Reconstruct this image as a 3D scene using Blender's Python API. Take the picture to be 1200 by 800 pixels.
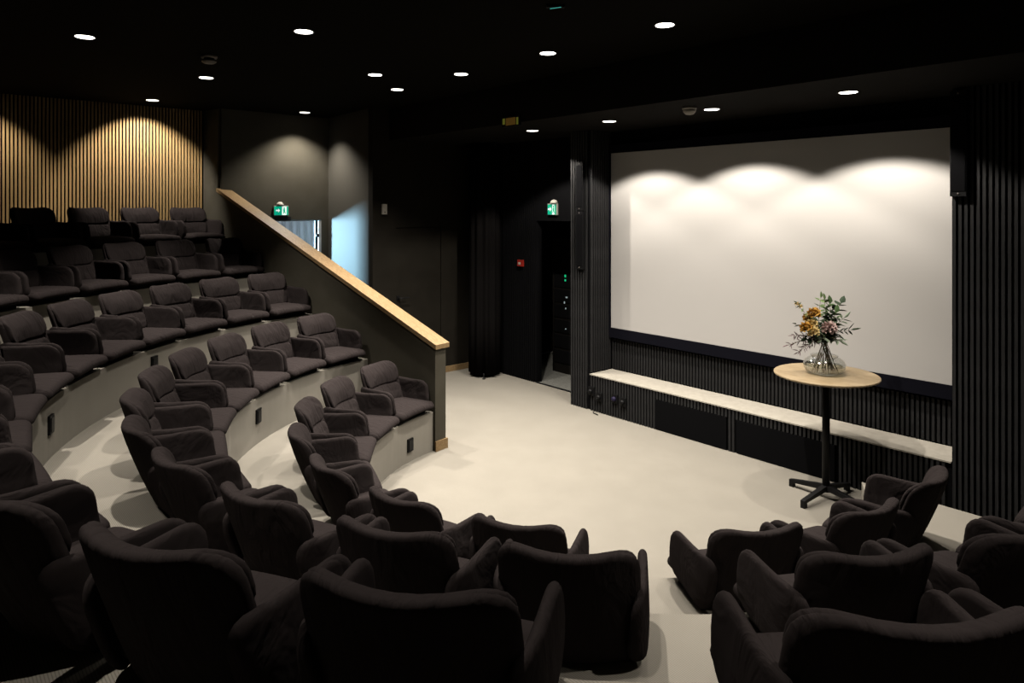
import bpy, bmesh, math, random
from mathutils import Vector, Matrix
random.seed(7)
for o in list(bpy.data.objects): bpy.data.objects.remove(o)
scene = bpy.context.scene
COL = scene.collection

# ------------------------------------------------------------------ camera
F_PX, CAM_H, HOR = 820.0, 2.4, 243.0          # focal length in px of a 1200x800 frame, eye height, horizon row
FWD = Vector((-0.7569, 0.6536, 0)).normalized()   # world x runs along the screen wall, y towards it
RGT = Vector((FWD.y, -FWD.x, 0))
cam_d = bpy.data.cameras.new('camera'); cam = bpy.data.objects.new('camera', cam_d); COL.objects.link(cam)
cam_d.sensor_width = 36.0; cam_d.lens = F_PX / 1200 * 36.0
cam_d.shift_y = -(400 - HOR) / 1200.0
cam_d.clip_start = 0.05
cam.location = (0, 0, CAM_H)
cam.rotation_euler = (math.pi / 2, 0, math.atan2(FWD.y, FWD.x) - math.pi / 2)
scene.camera = cam
# ------------------------------------------------------------------ world, exposure
w = bpy.data.worlds.new('world'); scene.world = w; w.use_nodes = True
w.node_tree.nodes['Background'].inputs[0].default_value = (0.02, 0.02, 0.025, 1)
w.node_tree.nodes['Background'].inputs[1].default_value = 0.2
vs = scene.view_settings
vs.view_transform = 'Standard'; vs.look = 'None'; vs.gamma = 1.0; vs.exposure = 0.0; vs.use_curve_mapping = False
WARM = (1.0, 0.92, 0.81)
ALB = 0.33                                   # overall reflectance scale of the hall's materials
E_STAGE, E_SOFFIT, E_TIER = 630.0, 240.0, 600.0   # downlight strengths

# ------------------------------------------------------------------ pixel helpers (directions only; distance from a known surface)
def ray(x, y): return FWD + RGT * ((x - 600) / F_PX) + Vector((0, 0, -(y - HOR) / F_PX))
def on_z(x, y, z):
    r = ray(x, y); t = (z - CAM_H) / r.z; return Vector((0, 0, CAM_H)) + r * t
def on_y(x, y, v):
    r = ray(x, y); return Vector((0, 0, CAM_H)) + r * (v / r.y)
def on_x(x, y, u):
    r = ray(x, y); return Vector((0, 0, CAM_H)) + r * (u / r.x)

# ------------------------------------------------------------------ materials
def mat(name, col, rough=0.8, metal=0.0, spec=0.3, emit=None, es=0.0, trans=0.0, ior=1.45, alpha=1.0, sheen=0.0):
    m = bpy.data.materials.new(name); m.use_nodes = True
    b = m.node_tree.nodes['Principled BSDF']
    col = tuple(c * ALB for c in col); spec *= 0.4
    b.inputs['Base Color'].default_value = (*col, 1); b.inputs['Roughness'].default_value = rough
    b.inputs['Metallic'].default_value = metal; b.inputs['Specular IOR Level'].default_value = spec
    b.inputs['Transmission Weight'].default_value = trans; b.inputs['IOR'].default_value = ior
    b.inputs['Sheen Weight'].default_value = sheen
    if emit: b.inputs['Emission Color'].default_value = (*emit, 1); b.inputs['Emission Strength'].default_value = es
    return m
def nodes(m): return m.node_tree, m.node_tree.nodes['Principled BSDF']
def noise_col(m, scale, c1, c2, stretch=(1, 1, 1), detail=4, lo=0.35, hi=0.65, bump=0.0, bdist=0.002):
    nt, b = nodes(m); N = nt.nodes; L = nt.links
    tc = N.new('ShaderNodeTexCoord'); mp = N.new('ShaderNodeMapping'); mp.inputs['Scale'].default_value = stretch
    nz = N.new('ShaderNodeTexNoise'); nz.inputs['Scale'].default_value = scale; nz.inputs['Detail'].default_value = detail
    rp = N.new('ShaderNodeValToRGB'); rp.color_ramp.elements[0].position = lo; rp.color_ramp.elements[1].position = hi
    rp.color_ramp.elements[0].color = (*[c * ALB for c in c1], 1); rp.color_ramp.elements[1].color = (*[c * ALB for c in c2], 1)
    L.new(tc.outputs['Object'], mp.inputs[0]); L.new(mp.outputs[0], nz.inputs['Vector']); L.new(nz.outputs['Fac'], rp.inputs[0])
    L.new(rp.outputs[0], b.inputs['Base Color'])
    if bump:
        bp = N.new('ShaderNodeBump'); bp.inputs['Strength'].default_value = bump; bp.inputs['Distance'].default_value = bdist
        L.new(nz.outputs['Fac'], bp.inputs['Height']); L.new(bp.outputs[0], b.inputs['Normal'])
    return rp
M = {}
M['carpet'] = mat('carpet', (0.72, 0.66, 0.55), 0.95, spec=0.05)
def carpet_nodes(m):
    nt, b = nodes(m); N = nt.nodes; L = nt.links
    tc = N.new('ShaderNodeTexCoord'); mp = N.new('ShaderNodeMapping'); mp.inputs['Rotation'].default_value = (0, 0, 0)
    wv = N.new('ShaderNodeTexWave'); wv.wave_type = 'BANDS'; wv.bands_direction = 'Y'; wv.inputs['Scale'].default_value = 39.0
    wv.inputs['Distortion'].default_value = 0.6
    L.new(tc.outputs['Object'], mp.inputs[0]); L.new(mp.outputs[0], wv.inputs['Vector'])
    nz = N.new('ShaderNodeTexNoise'); nz.inputs['Scale'].default_value = 3.0; nz.inputs['Detail'].default_value = 8
    L.new(tc.outputs['Object'], nz.inputs['Vector'])
    r1 = N.new('ShaderNodeValToRGB'); r1.color_ramp.elements[0].color = (0.31 * ALB, 0.285 * ALB, 0.24 * ALB, 1); r1.color_ramp.elements[1].color = (0.47 * ALB, 0.44 * ALB, 0.385 * ALB, 1)
    r1.color_ramp.elements[0].position = 0.05; r1.color_ramp.elements[1].position = 0.45
    L.new(wv.outputs['Fac'], r1.inputs[0])
    r2 = N.new('ShaderNodeValToRGB'); r2.color_ramp.elements[0].color = (0.92, 0.92, 0.92, 1); r2.color_ramp.elements[1].color = (1, 1, 1, 1)
    r2.color_ramp.elements[0].position = 0.3; r2.color_ramp.elements[1].position = 0.7
    L.new(nz.outputs['Fac'], r2.inputs[0])
    mx = N.new('ShaderNodeMix'); mx.data_type = 'RGBA'; mx.blend_type = 'MULTIPLY'; mx.inputs[0].default_value = 1.0
    L.new(r1.outputs[0], mx.inputs[6]); L.new(r2.outputs[0], mx.inputs[7]); L.new(mx.outputs[2], b.inputs['Base Color'])
carpet_nodes(M['carpet'])
M['fabric'] = mat('charcoal_fabric', (0.043, 0.035, 0.035), 0.95, spec=0.06)
def fabric_nodes(m):
    nt, b = nodes(m); N = nt.nodes; L = nt.links
    tc = N.new('ShaderNodeTexCoord'); oi = N.new('ShaderNodeObjectInfo')
    ad = N.new('ShaderNodeVectorMath'); ad.operation = 'ADD'
    sc = N.new('ShaderNodeVectorMath'); sc.operation = 'SCALE'; sc.inputs['Scale'].default_value = 0.0
    L.new(tc.outputs['Object'], ad.inputs[0]); L.new(oi.outputs['Location'], ad.inputs[1])
    mp = N.new('ShaderNodeMapping'); mp.inputs['Scale'].default_value = (14, 5, 4)
    nz = N.new('ShaderNodeTexNoise'); nz.inputs['Scale'].default_value = 1.0; nz.inputs['Detail'].default_value = 3; nz.inputs['Distortion'].default_value = 1.2
    L.new(ad.outputs[0], mp.inputs[0]); L.new(mp.outputs[0], nz.inputs['Vector'])
    n2 = N.new('ShaderNodeTexNoise'); n2.inputs['Scale'].default_value = 260; n2.inputs['Detail'].default_value = 2
    L.new(tc.outputs['Object'], n2.inputs['Vector'])
    b1 = N.new('ShaderNodeBump'); b1.inputs['Strength'].default_value = 0.75; b1.inputs['Distance'].default_value = 0.025
    L.new(nz.outputs['Fac'], b1.inputs['Height'])
    b2 = N.new('ShaderNodeBump'); b2.inputs['Strength'].default_value = 0.3; b2.inputs['Distance'].default_value = 0.001
    L.new(n2.outputs['Fac'], b2.inputs['Height']); L.new(b1.outputs[0], b2.inputs['Normal']); L.new(b2.outputs[0], b.inputs['Normal'])
fabric_nodes(M['fabric'])
M['seat_fabric'] = M['fabric']
M['black_metal'] = mat('black_metal', (0.012, 0.012, 0.013), 0.45, spec=0.4)
M['black_paint'] = mat('black_paint', (0.018, 0.016, 0.014), 0.85, spec=0.15)
M['ceiling'] = mat('ceiling_black', (0.014, 0.012, 0.010), 0.95, spec=0.05)
noise_col(M['ceiling'], 60, (0.008, 0.007, 0.005), (0.015, 0.013, 0.010), bump=0.4)
M['soffit'] = mat('soffit_black', (0.03, 0.027, 0.023), 0.9, spec=0.1)
noise_col(M['soffit'], 90, (0.012, 0.011, 0.009), (0.024, 0.021, 0.018), bump=0.4)
M['slat_black'] = mat('slat_black', (0.040, 0.040, 0.042), 0.6, spec=0.3)
noise_col(M['slat_black'], 20, (0.028, 0.028, 0.029), (0.042, 0.042, 0.044), (6, 6, 0.5))
M['felt'] = mat('black_felt', (0.008, 0.008, 0.009), 0.95, spec=0.05)
M['taupe'] = mat('taupe_paint', (0.115, 0.105, 0.080), 0.9, spec=0.1)
noise_col(M['taupe'], 5, (0.098, 0.089, 0.068), (0.110, 0.101, 0.079))
M['pale_taupe'] = mat('pale_taupe_paint', (0.115, 0.108, 0.092), 0.9, spec=0.1)
M['shaded_wall'] = mat('shaded_taupe', (0.05, 0.044, 0.034), 0.9, spec=0.1)  # taupe with the shade of the unlit door wall put into its colour
noise_col(M['shaded_wall'], 5, (0.026, 0.023, 0.018), (0.032, 0.028, 0.022))
M['oak'] = mat('oak', (0.56, 0.37, 0.17), 0.55, spec=0.3)
noise_col(M['oak'], 4, (0.33, 0.21, 0.10), (0.44, 0.305, 0.16), (1, 14, 14), detail=6)
M['oak_v'] = mat('oak_slat', (0.5, 0.33, 0.15), 0.6, spec=0.2)
noise_col(M['oak_v'], 4, (0.42, 0.27, 0.115), (0.60, 0.41, 0.19), (14, 14, 0.7), detail=6)
M['birch'] = mat('birch_top', (0.72, 0.55, 0.32), 0.4, spec=0.4)
noise_col(M['birch'], 5, (0.36, 0.265, 0.15), (0.50, 0.39, 0.245), (1, 6, 1), detail=6)
M['screen'] = mat('screen_fabric', (0.80, 0.775, 0.75), 0.9, spec=0.05)
M['navy'] = mat('black_velvet', (0.008, 0.008, 0.014), 0.9, spec=0.1)
M['bench_top'] = mat('bench_top', (0.70, 0.64, 0.54), 0.9, spec=0.05)
noise_col(M['bench_top'], 18, (0.58, 0.54, 0.465), (0.66, 0.62, 0.54), detail=8)
M['lens'] = mat('lamp_lens', (0.9, 0.9, 0.9), 0.4, emit=(1.0, 0.95, 0.86), es=6.0)
M['trim'] = mat('lamp_trim', (0.02, 0.02, 0.02), 0.5)
M['white_plastic'] = mat('white_plastic', (0.72, 0.68, 0.60), 0.5)
M['grey_plastic'] = mat('grey_plastic', (0.30, 0.27, 0.24), 0.5)
M['black_plastic'] = mat('black_plastic', (0.010, 0.010, 0.011), 0.5, spec=0.3)
M['green'] = mat('exit_green', (0.0, 0.30, 0.17), 0.5, emit=(0.0, 0.42, 0.25), es=0.75)
M['sign_white'] = mat('sign_white', (0.8, 0.85, 0.8), 0.5, emit=(0.80, 1.0, 0.90), es=0.8)
M['led_green'] = mat('led_green', (0.0, 0.2, 0.1), 0.5, emit=(0.02, 0.9, 0.35), es=0.5)
M['led_white'] = mat('led_white', (0.3, 0.3, 0.3), 0.5, emit=(0.7, 0.9, 0.9), es=0.3)
M['led_amber'] = mat('led_amber', (0.05, 0.03, 0.0), 0.5, emit=(0.42, 0.22, 0.04), es=0.10)
M['led_olive'] = mat('led_olive', (0.03, 0.03, 0.0), 0.5, emit=(0.35, 0.36, 0.05), es=0.16)
M['teal_glint'] = mat('teal_glint', (0.0, 0.1, 0.1), 0.5, emit=(0.1, 0.7, 0.6), es=0.5)
M['red'] = mat('red_plastic', (0.45, 0.03, 0.02), 0.45)
M['curtain'] = mat('black_curtain', (0.010, 0.009, 0.009), 0.95, spec=0.05)
M['grey_carpet'] = mat('grey_carpet', (0.28, 0.28, 0.26), 0.95, spec=0.05)
noise_col(M['grey_carpet'], 40, (0.22, 0.22, 0.20), (0.34, 0.34, 0.32))
M['lobby_plank'] = mat('lobby_plank', (0.62, 0.60, 0.58), 0.6)
noise_col(M['lobby_plank'], 3, (0.42, 0.40, 0.38), (0.72, 0.70, 0.68), (7, 7, 0.8), detail=6)
M['jamb'] = mat('white_paint', (0.75, 0.75, 0.75), 0.6)
M['sky_pane'] = mat('sky_pane', (0.4, 0.6, 0.9), 0.3, emit=(0.45, 0.70, 1.0), es=4.0)  # glowing pane of the added lobby window
def thin_glass(name, base, edge=0.55, tint=(1, 1, 1)):
    m = bpy.data.materials.new(name); m.use_nodes = True; nt = m.node_tree; N = nt.nodes; L = nt.links
    N.remove(N['Principled BSDF']); out = N['Material Output']
    tr = N.new('ShaderNodeBsdfTransparent'); tr.inputs[0].default_value = (*tint, 1); gl = N.new('ShaderNodeBsdfGlossy'); gl.inputs['Roughness'].default_value = 0.02
    lw = N.new('ShaderNodeLayerWeight'); lw.inputs[0].default_value = 0.25
    mr = N.new('ShaderNodeMapRange'); mr.inputs['To Min'].default_value = base; mr.inputs['To Max'].default_value = edge
    mx = N.new('ShaderNodeMixShader'); L.new(lw.outputs['Facing'], mr.inputs[0]); L.new(mr.outputs[0], mx.inputs[0]); L.new(tr.outputs[0], mx.inputs[1]); L.new(gl.outputs[0], mx.inputs[2]); L.new(mx.outputs[0], out.inputs[0])
    return m
M['glass'] = thin_glass('clear_glass', 0.10, 0.75, (0.97, 0.98, 0.97))
M['water'] = thin_glass('water', 0.03, 0.3, (0.93, 0.96, 0.95))
M['stem'] = mat('stem', (0.13, 0.10, 0.05), 0.7)
M['leaf'] = mat('leaf_green', (0.19, 0.28, 0.11), 0.6)
M['leaf_mid'] = mat('leaf_mid_green', (0.085, 0.15, 0.055), 0.6)
M['leaf_dark'] = mat('leaf_dark', (0.045, 0.075, 0.04), 0.6)
M['leaf_grey'] = mat('leaf_grey', (0.33, 0.40, 0.29), 0.7)
M['mustard'] = mat('mustard_petal', (0.85, 0.47, 0.10), 0.7)
M['mustard_pale'] = mat('pale_mustard_petal', (1.0, 0.75, 0.33), 0.7)
M['pink'] = mat('dusty_pink_petal', (0.85, 0.62, 0.57), 0.7)
M['plum'] = mat('plum_grass', (0.20, 0.13, 0.14), 0.8)

# ------------------------------------------------------------------ mesh helpers
def link(name, me, parent=None, loc=(0, 0, 0), rz=0.0):
    o = bpy.data.objects.new(name, me); COL.objects.link(o); o.location = loc; o.rotation_euler = (0, 0, rz)
    if parent: o.parent = parent
    return o
def mesh(name, verts, faces, m, smooth=False):
    me = bpy.data.meshes.new(name); me.from_pydata([tuple(v) for v in verts], [], faces); me.validate(); me.update()
    bm = bmesh.new(); bm.from_mesh(me); bmesh.ops.recalc_face_normals(bm, faces=bm.faces); bm.to_mesh(me); bm.free()
    if m: me.materials.append(m)
    if smooth:
        for p in me.polygons: p.use_smooth = True
    return me
BF = [(0, 3, 2, 1), (4, 5, 6, 7), (0, 1, 5, 4), (1, 2, 6, 5), (2, 3, 7, 6), (3, 0, 4, 7)]
def box_v(x0, x1, y0, y1, z0, z1): return [(x0, y0, z0), (x1, y0, z0), (x1, y1, z0), (x0, y1, z0), (x0, y0, z1), (x1, y0, z1), (x1, y1, z1), (x0, y1, z1)]
def box(name, x0, x1, y0, y1, z0, z1, m, parent=None, bevel=0.0):
    me = mesh(name, box_v(x0, x1, y0, y1, z0, z1), BF, m)
    if bevel:
        bm = bmesh.new(); bm.from_mesh(me); bmesh.ops.bevel(bm, geom=bm.edges, offset=bevel, segments=2, affect='EDGES', profile=0.5); bm.to_mesh(me); bm.free()
    return link(name, me, parent)
class MB:
    def __init__(s): s.v = []; s.f = []
    def add(s, v, f):
        b = len(s.v); s.v += [tuple(q) for q in v]; s.f += [tuple(i + b for i in q) for q in f]
    def box(s, *a): s.add(box_v(*a), BF)
    def lathe(s, prof, n=32, c=(0, 0, 0), axis=None):
        v = []; f = []
        for r, z in prof:
            for i in range(n):
                a = 2 * math.pi * i / n; v.append((c[0] + r * math.cos(a), c[1] + r * math.sin(a), c[2] + z))
        k = len(prof)
        for j in range(k - 1):
            for i in range(n): f.append((j * n + i, j * n + (i + 1) % n, (j + 1) * n + (i + 1) % n, (j + 1) * n + i))
        if prof[0][0] > 1e-5: f.append(tuple(range(n))[::-1])
        if prof[-1][0] > 1e-5: f.append(tuple((k - 1) * n + i for i in range(n)))
        s.add(v, f)
    def tube(s, pts, rad, n=8):
        pts = [Vector(p) for p in pts]; v = []; f = []
        rads = rad if isinstance(rad, (list, tuple)) else [rad] * len(pts)
        up = Vector((0.13, 0.31, 0.94)).normalized()
        for i, p in enumerate(pts):
            t = (pts[min(i + 1, len(pts) - 1)] - pts[max(i - 1, 0)]).normalized()
            a = t.cross(up)
            if a.length < 0.05: a = t.cross(Vector((1, 0, 0)))
            a.normalize(); b = t.cross(a)
            for k in range(n):
                q = 2 * math.pi * k / n; v.append(p + (a * math.cos(q) + b * math.sin(q)) * rads[i])
        for i in range(len(pts) - 1):
            for k in range(n): f.append((i * n + k, i * n + (k + 1) % n, (i + 1) * n + (k + 1) % n, (i + 1) * n + k))
        f.append(tuple(range(n))[::-1]); f.append(tuple((len(pts) - 1) * n + k for k in range(n)))
        s.add(v, f)
    def build(s, name, m, parent=None, smooth=False, loc=(0, 0, 0), rz=0.0): return link(name, mesh(name, s.v, s.f, m, smooth), parent, loc, rz)
def tag(o, label, cat=None, group=None, kind=None):
    o['label'] = label
    if cat: o['category'] = cat
    if group: o['group'] = group
    if kind: o['kind'] = kind
    return o
def struct(o, label):
    o['kind'] = 'structure'; o['label'] = label; return o
def thing(name, label, cat, loc=(0, 0, 0), rz=0.0, group=None):
    o = link(name, None, None, loc, rz); o.empty_display_size = 0.1
    return tag(o, label, cat, group)
def copy_tree(o, parent=None):
    c = o.copy(); COL.objects.link(c); c.parent = parent
    for ch in list(o.children): copy_tree(ch, c)
    return c
def pad(name, hw, hh, rc, th, deform, m, parent=None, puff=0.0, nc=5, ne=6, back_flat=False):
    """upholstered pad: rounded outline hw x hh, rounded edges, bent by deform(a, b, off)"""
    def outline(w_, h_, r_):
        r_ = max(r_, 0.002); pts = []
        for cx, cy, a0 in ((w_ - r_, h_ - r_, 0), (-w_ + r_, h_ - r_, 90), (-w_ + r_, -h_ + r_, 180), (w_ - r_, -h_ + r_, 270)):
            arc = [(cx + r_ * math.cos(math.radians(a0 + 90 * i / nc)), cy + r_ * math.sin(math.radians(a0 + 90 * i / nc))) for i in range(nc + 1)]
            if pts:
                p, q = pts[-1], arc[0]
                pts += [(p[0] + (q[0] - p[0]) * j / ne, p[1] + (q[1] - p[1]) * j / ne) for j in range(1, ne)]
            pts += arc
        p, q = pts[-1], pts[0]
        pts += [(p[0] + (q[0] - p[0]) * j / ne, p[1] + (q[1] - p[1]) * j / ne) for j in range(1, ne)]
        return pts
    re = th / 2; loops = []
    def side(sg):
        L = []
        for a in (25, 50, 72, 90):
            a = math.radians(a); L.append([(x, y, sg * re * math.sin(a)) for x, y in outline(hw - re * (1 - math.cos(a)), hh - re * (1 - math.cos(a)), rc - re * (1 - math.cos(a)) * 0.8)])
        base = L[-1]
        for s_ in (0.82, 0.6, 0.35, 0.15):
            L.append([(x * s_, y * s_, sg * (re + puff * (1 - s_ ** 2) * (1 if sg > 0 or not back_flat else 0))) for x, y, _ in base])
        return L
    edge = [(x, y, 0) for x, y in outline(hw, hh, rc)]
    n = len(edge); V = list(edge); Fc = []
    for sg in (1, -1):
        prev = 0
        for lp in side(sg):
            b = len(V); V += lp
            for i in range(n): Fc.append((prev + i, prev + (i + 1) % n, b + (i + 1) % n, b + i))
            prev = b
        c = len(V); V.append((0, 0, sg * (re + (puff if sg > 0 or not back_flat else 0))))
        for i in range(n): Fc.append((prev + i, prev + (i + 1) % n, c))
    return link(name, mesh(name, [deform(*p) for p in V], Fc, m, True), parent)

# ------------------------------------------------------------------ dimensions of the hall
CX, CY = -3.85, 4.30                     # centre of the curved rows
R1, PITCH, RISE = 1.92, 1.0, 0.385       # front riser radius, row pitch, rise of a tier
NT = 5
V_SCR, V_BEN = 6.53, 6.12                # wall behind the screen, bench front
U_PL, U_IL, U_IR = -6.0, -5.674, -1.88   # left pier outer/inner, right pier inner
U_DOOR, U_PASS, U_SLAT = -8.36, -9.82, -10.25
V_RET = 4.74
U_RIGHT, V_BACK = 2.6, -3.0
H_CEIL, H_SOF, V_SOF = 3.75, 3.32, 5.0
P0 = Vector((-5.70, 3.925)); WD = Vector((-0.985, -0.171)).normalized(); WN = Vector((-WD.y, WD.x))  # railing wall: near corner, direction
if WN.y < 0: WN = -WN
END_V = 5.30                             # tiers end here on the screen side

# ------------------------------------------------------------------ floor, ceiling, outer walls
struct(box('floor', -11.9, U_RIGHT, V_BACK, V_SCR, -0.12, 0.0, M['carpet']), 'cream ribbed carpet of the stage floor')
struct(box('ceiling', -12.0, U_RIGHT + 0.1, V_BACK - 0.1, V_SCR + 0.1, H_CEIL, H_CEIL + 0.1, M['ceiling']), 'black ceiling with recessed downlights')
sof = MB(); sof.box(U_DOOR, U_RIGHT, V_SOF, V_SCR, H_SOF, H_CEIL)
struct(sof.build('ceiling_soffit', M['soffit']), 'lowered black soffit in front of the screen')
struct(box('wall_right', U_RIGHT, U_RIGHT + 0.1, V_BACK, V_SCR, 0, H_CEIL, M['black_paint']), 'black side wall')
struct(box('wall_rear', U_SLAT, U_RIGHT, V_BACK - 0.1, V_BACK, 0, H_CEIL, M['shaded_wall']), 'dark rear wall')

# screen wall: solid parts around an opening to the equipment room
OP0, OP1, OPH = -7.05, U_PL, 2.22
ws = MB(); ws.box(U_DOOR - 0.1, OP0, V_SCR, V_SCR + 0.1, 0, H_CEIL); ws.box(OP0, OP1, V_SCR, V_SCR + 0.1, OPH, H_CEIL); ws.box(OP1, U_RIGHT, V_SCR, V_SCR + 0.1, 0, H_CEIL)
wall_screen = struct(ws.build('wall_screen', M['felt']), 'black wall carrying the screen and vertical slats')
SP, SW, SD = 0.040, 0.022, 0.020         # slat pitch, width, depth
def slats(parent, a0, a1, fixed, z0, z1, m, axis='u', sign=-1, name='slat', width=SW):
    """row of upright slats from a0 to a1; sign gives the side on which they stand proud of 'fixed'"""
    n = int((a1 - a0) / SP); me = None
    for i in range(n):
        a = a0 + SP * (i + 0.5)
        if me is None:
            hw = width / 2
            v = box_v(-hw, hw, min(0, sign * SD), max(0, sign * SD), z0, z1) if axis == 'u' else box_v(min(0, sign * SD), max(0, sign * SD), -hw, hw, z0, z1)
            me = mesh(name, v, BF, m)
        link(name, me, parent, (a, fixed, 0) if axis == 'u' else (fixed, a, 0))
slats(wall_screen, U_IL, U_IR, V_SCR, 0.44, 0.80, M['slat_black'])
slats(wall_screen, -7.75, OP0, V_SCR, 0.0, H_SOF, M['felt'])
# piers left and right of the screen
pl = struct(box('wall_pier_left', U_PL, U_IL - SD, V_BEN + SD, V_SCR, 0, H_SOF, M['felt']), 'black slatted pier between the opening and the screen')
slats(pl, U_PL, U_IL - SD, V_BEN + SD, 0, H_SOF, M['slat_black'])
slats(pl, V_BEN + SD, V_SCR, U_IL - SD, 0.44, H_SOF, M['slat_black'], 'v', 1)
pr = struct(box('wall_pier_right', U_IR, U_RIGHT, V_BEN + SD, V_SCR, 0, H_SOF, M['felt']), 'black slatted pier beside the lower right of the screen')
slats(pr, U_IR, U_IR + 1.3, V_BEN + SD, 0, H_SOF, M['slat_black'])

# left wall with the plain door, return wall, passage end wall with the exit door opening
wd = MB(); D0, D1, DH = 5.10, 5.86, 2.12
wd.box(U_DOOR - 0.12, U_DOOR, V_RET, D0, 0, H_CEIL); wd.box(U_DOOR - 0.12, U_DOOR - 0.071, D0, D1, 0, DH); wd.box(U_DOOR - 0.12, U_DOOR, D1, V_SCR, 0, H_CEIL); wd.box(U_DOOR - 0.12, U_DOOR, D0, D1, DH, H_CEIL)
struct(wd.build('wall_left', M['shaded_wall']), 'taupe wall, colour darkened as unlit, around the plain dark door')
wr = MB(); wr.add([(x, y, z) for z in (0, H_CEIL) for x, y in ((U_PASS, V_RET + 0.07), (U_DOOR - 0.12, V_RET), (U_DOOR - 0.12, V_RET + 0.15), (U_PASS, V_RET + 0.15))], BF)
struct(wr.build('wall_return', M['pale_taupe']), 'taupe wall catching blue daylight beside the exit door')
E0, E1, EH = 3.82, 4.70, 2.22
wp = MB(); wp.box(U_PASS - 0.12, U_PASS, 3.24, E0, 0, H_CEIL); wp.box(U_PASS - 0.12, U_PASS, E1, V_RET + 0.12, 0, H_CEIL); wp.box(U_PASS - 0.12, U_PASS, E0, E1, EH, H_CEIL)
struct(wp.build('wall_passage', M['taupe']), 'taupe end wall of the passage above the exit door')
d1 = struct(box('door_1', U_DOOR - 0.07, U_DOOR - 0.012, D0 + 0.006, D1 - 0.006, 0.006, DH - 0.006, M['shaded_wall']), 'plain dark door with a lever handle')
h = MB(); q = on_x(467, 349, U_DOOR); h.box(U_DOOR - 0.012, U_DOOR, q.y - 0.025, q.y + 0.025, q.z - 0.03, q.z + 0.03); h.tube([(U_DOOR - 0.005, q.y, q.z), (U_DOOR + 0.05, q.y, q.z), (U_DOOR + 0.055, q.y + 0.02, q.z), (U_DOOR + 0.055, q.y + 0.14, q.z)], 0.010)
h.build('door_handle', M['black_metal'], d1)['label'] = 'black lever handle'
struct(box('baseboard_left', U_DOOR, U_DOOR + 0.018, D1, V_SCR - 0.02, 0, 0.085, M['oak']), 'oak baseboard along the dark wall')
# lobby beyond the exit door
struct(box('floor_lobby', -12.6, -11.9, 1.4, 6.6, -0.12, 0.0, M['grey_carpet']), 'pale floor of the lobby beyond the exit door')
lw = struct(box('wall_lobby', -12.6, -12.5, 1.4, 6.6, 0, 3.0, M['jamb']), 'pale wall of the lobby beyond the exit door')
me = mesh('plank', box_v(0, 0.02, 0.003, 0.137, 0.0, 3.0), BF, M['lobby_plank'])
for i in range(20): link('plank', me, lw, (-12.5, 3.0 + 0.14 * i, 0))
struct(box('wall_lobby_side', -12.6, -9.94, 6.5, 6.6, 0, 3.0, M['jamb']), 'side wall of the lobby')
lc_ = MB(); lc_.box(-12.6, -10.37, 1.4, 6.6, 3.0, 3.1); lc_.box(-10.37, -9.94, 3.4, 6.6, 3.0, 3.1); struct(lc_.build('ceiling_lobby', M['jamb']), 'white ceiling of the lobby')
d2 = struct(link('door_2', None), 'exit door opening with white frame and dark door edge')
me = MB(); me.box(U_PASS - 0.125, U_PASS - 0.005, E1 - 0.045, E1, 0, EH); me.box(U_PASS - 0.125, U_PASS - 0.005, E0, E0 + 0.045, 0, EH); me.box(U_PASS - 0.125, U_PASS - 0.005, E0 + 0.045, E1 - 0.045, EH - 0.02, EH); me.build('door_frame', M['jamb'], d2)
hd = MB(); hd.box(U_PASS - 0.01, U_PASS + 0.012, E0 - 0.03, 4.22, EH - 0.01, EH + 0.045); hd.build('door_closer', M['black_metal'], d2)
st = MB(); st.box(U_PASS - 0.09, U_PASS - 0.05, E1 - 0.075, E1 - 0.045, 0.01, EH - 0.02); st.build('door_stile', M['black_metal'], d2)
st = MB(); st.lathe([(0.001, 0), (0.026, 0.004), (0.028, 0.03), (0.02, 0.045), (0.001, 0.05)], 16, (0, 0, 0)); o = st.build('door_knob', M['black_metal'], d2, True, (U_PASS - 0.05, E1 - 0.05, 1.98)); o.rotation_euler = (0, math.pi / 2, 0)
gp = MB(); gp.box(U_PASS - 0.075, U_PASS - 0.067, E0 + 0.045, E1 - 0.075, 0.01, EH - 0.02)
M['door_glass'] = thin_glass('door_glass', 0.04)
gp.build('door_glass', M['door_glass'], d2)['label'] = 'clear glass pane'
# unseen lobby window, added as the source of the blue daylight
wl = struct(link('added_window', None), 'added unseen lobby window as source of blue daylight')
WC = Vector((-11.70, 2.62, 1.95)); wdir = (Vector((U_PASS, 4.3, 1.95)) - WC); wa = math.atan2(wdir.y, wdir.x)
wl.location = WC; wl.rotation_euler = (0, 0, wa - math.pi / 2)
fr = MB(); fr.box(-0.36, -0.30, -0.05, 0.03, -0.66, 0.66); fr.box(0.30, 0.36, -0.05, 0.03, -0.66, 0.66); fr.box(-0.30, 0.30, -0.05, 0.03, 0.60, 0.66); fr.box(-0.30, 0.30, -0.05, 0.03, -0.66, -0.60); fr.build('window_frame', M['jamb'], wl)
pn = MB(); pn.box(-0.30, 0.30, -0.03, -0.02, -0.60, 0.60); pn.build('pane', M['sky_pane'], wl)
def area(name, loc, sx, sy, e, col, rot, parent=None):
    L = bpy.data.lights.new(name, 'AREA'); L.shape = 'RECTANGLE'; L.size = sx; L.size_y = sy; L.energy = e; L.color = col
    o = bpy.data.objects.new(name, L); COL.objects.link(o); o.location = loc; o.rotation_euler = rot
    if parent: o.parent = parent
    return o
area('added_daylight', (0, 0.02, 0), 0.40, 0.5, 780.0, (0.38, 0.70, 1.0), (math.pi / 2, 0, 0), wl).data.spread = math.radians(70)  # added area light in front of the pane, throws the blue daylight
area('lobby_fill', (-11.0, 5.2, 2.95), 1.6, 1.6, 60.0, (0.72, 0.84, 1.0), (0, 0, 0))  # added area light without a fitting, brightens the lobby planks

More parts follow.
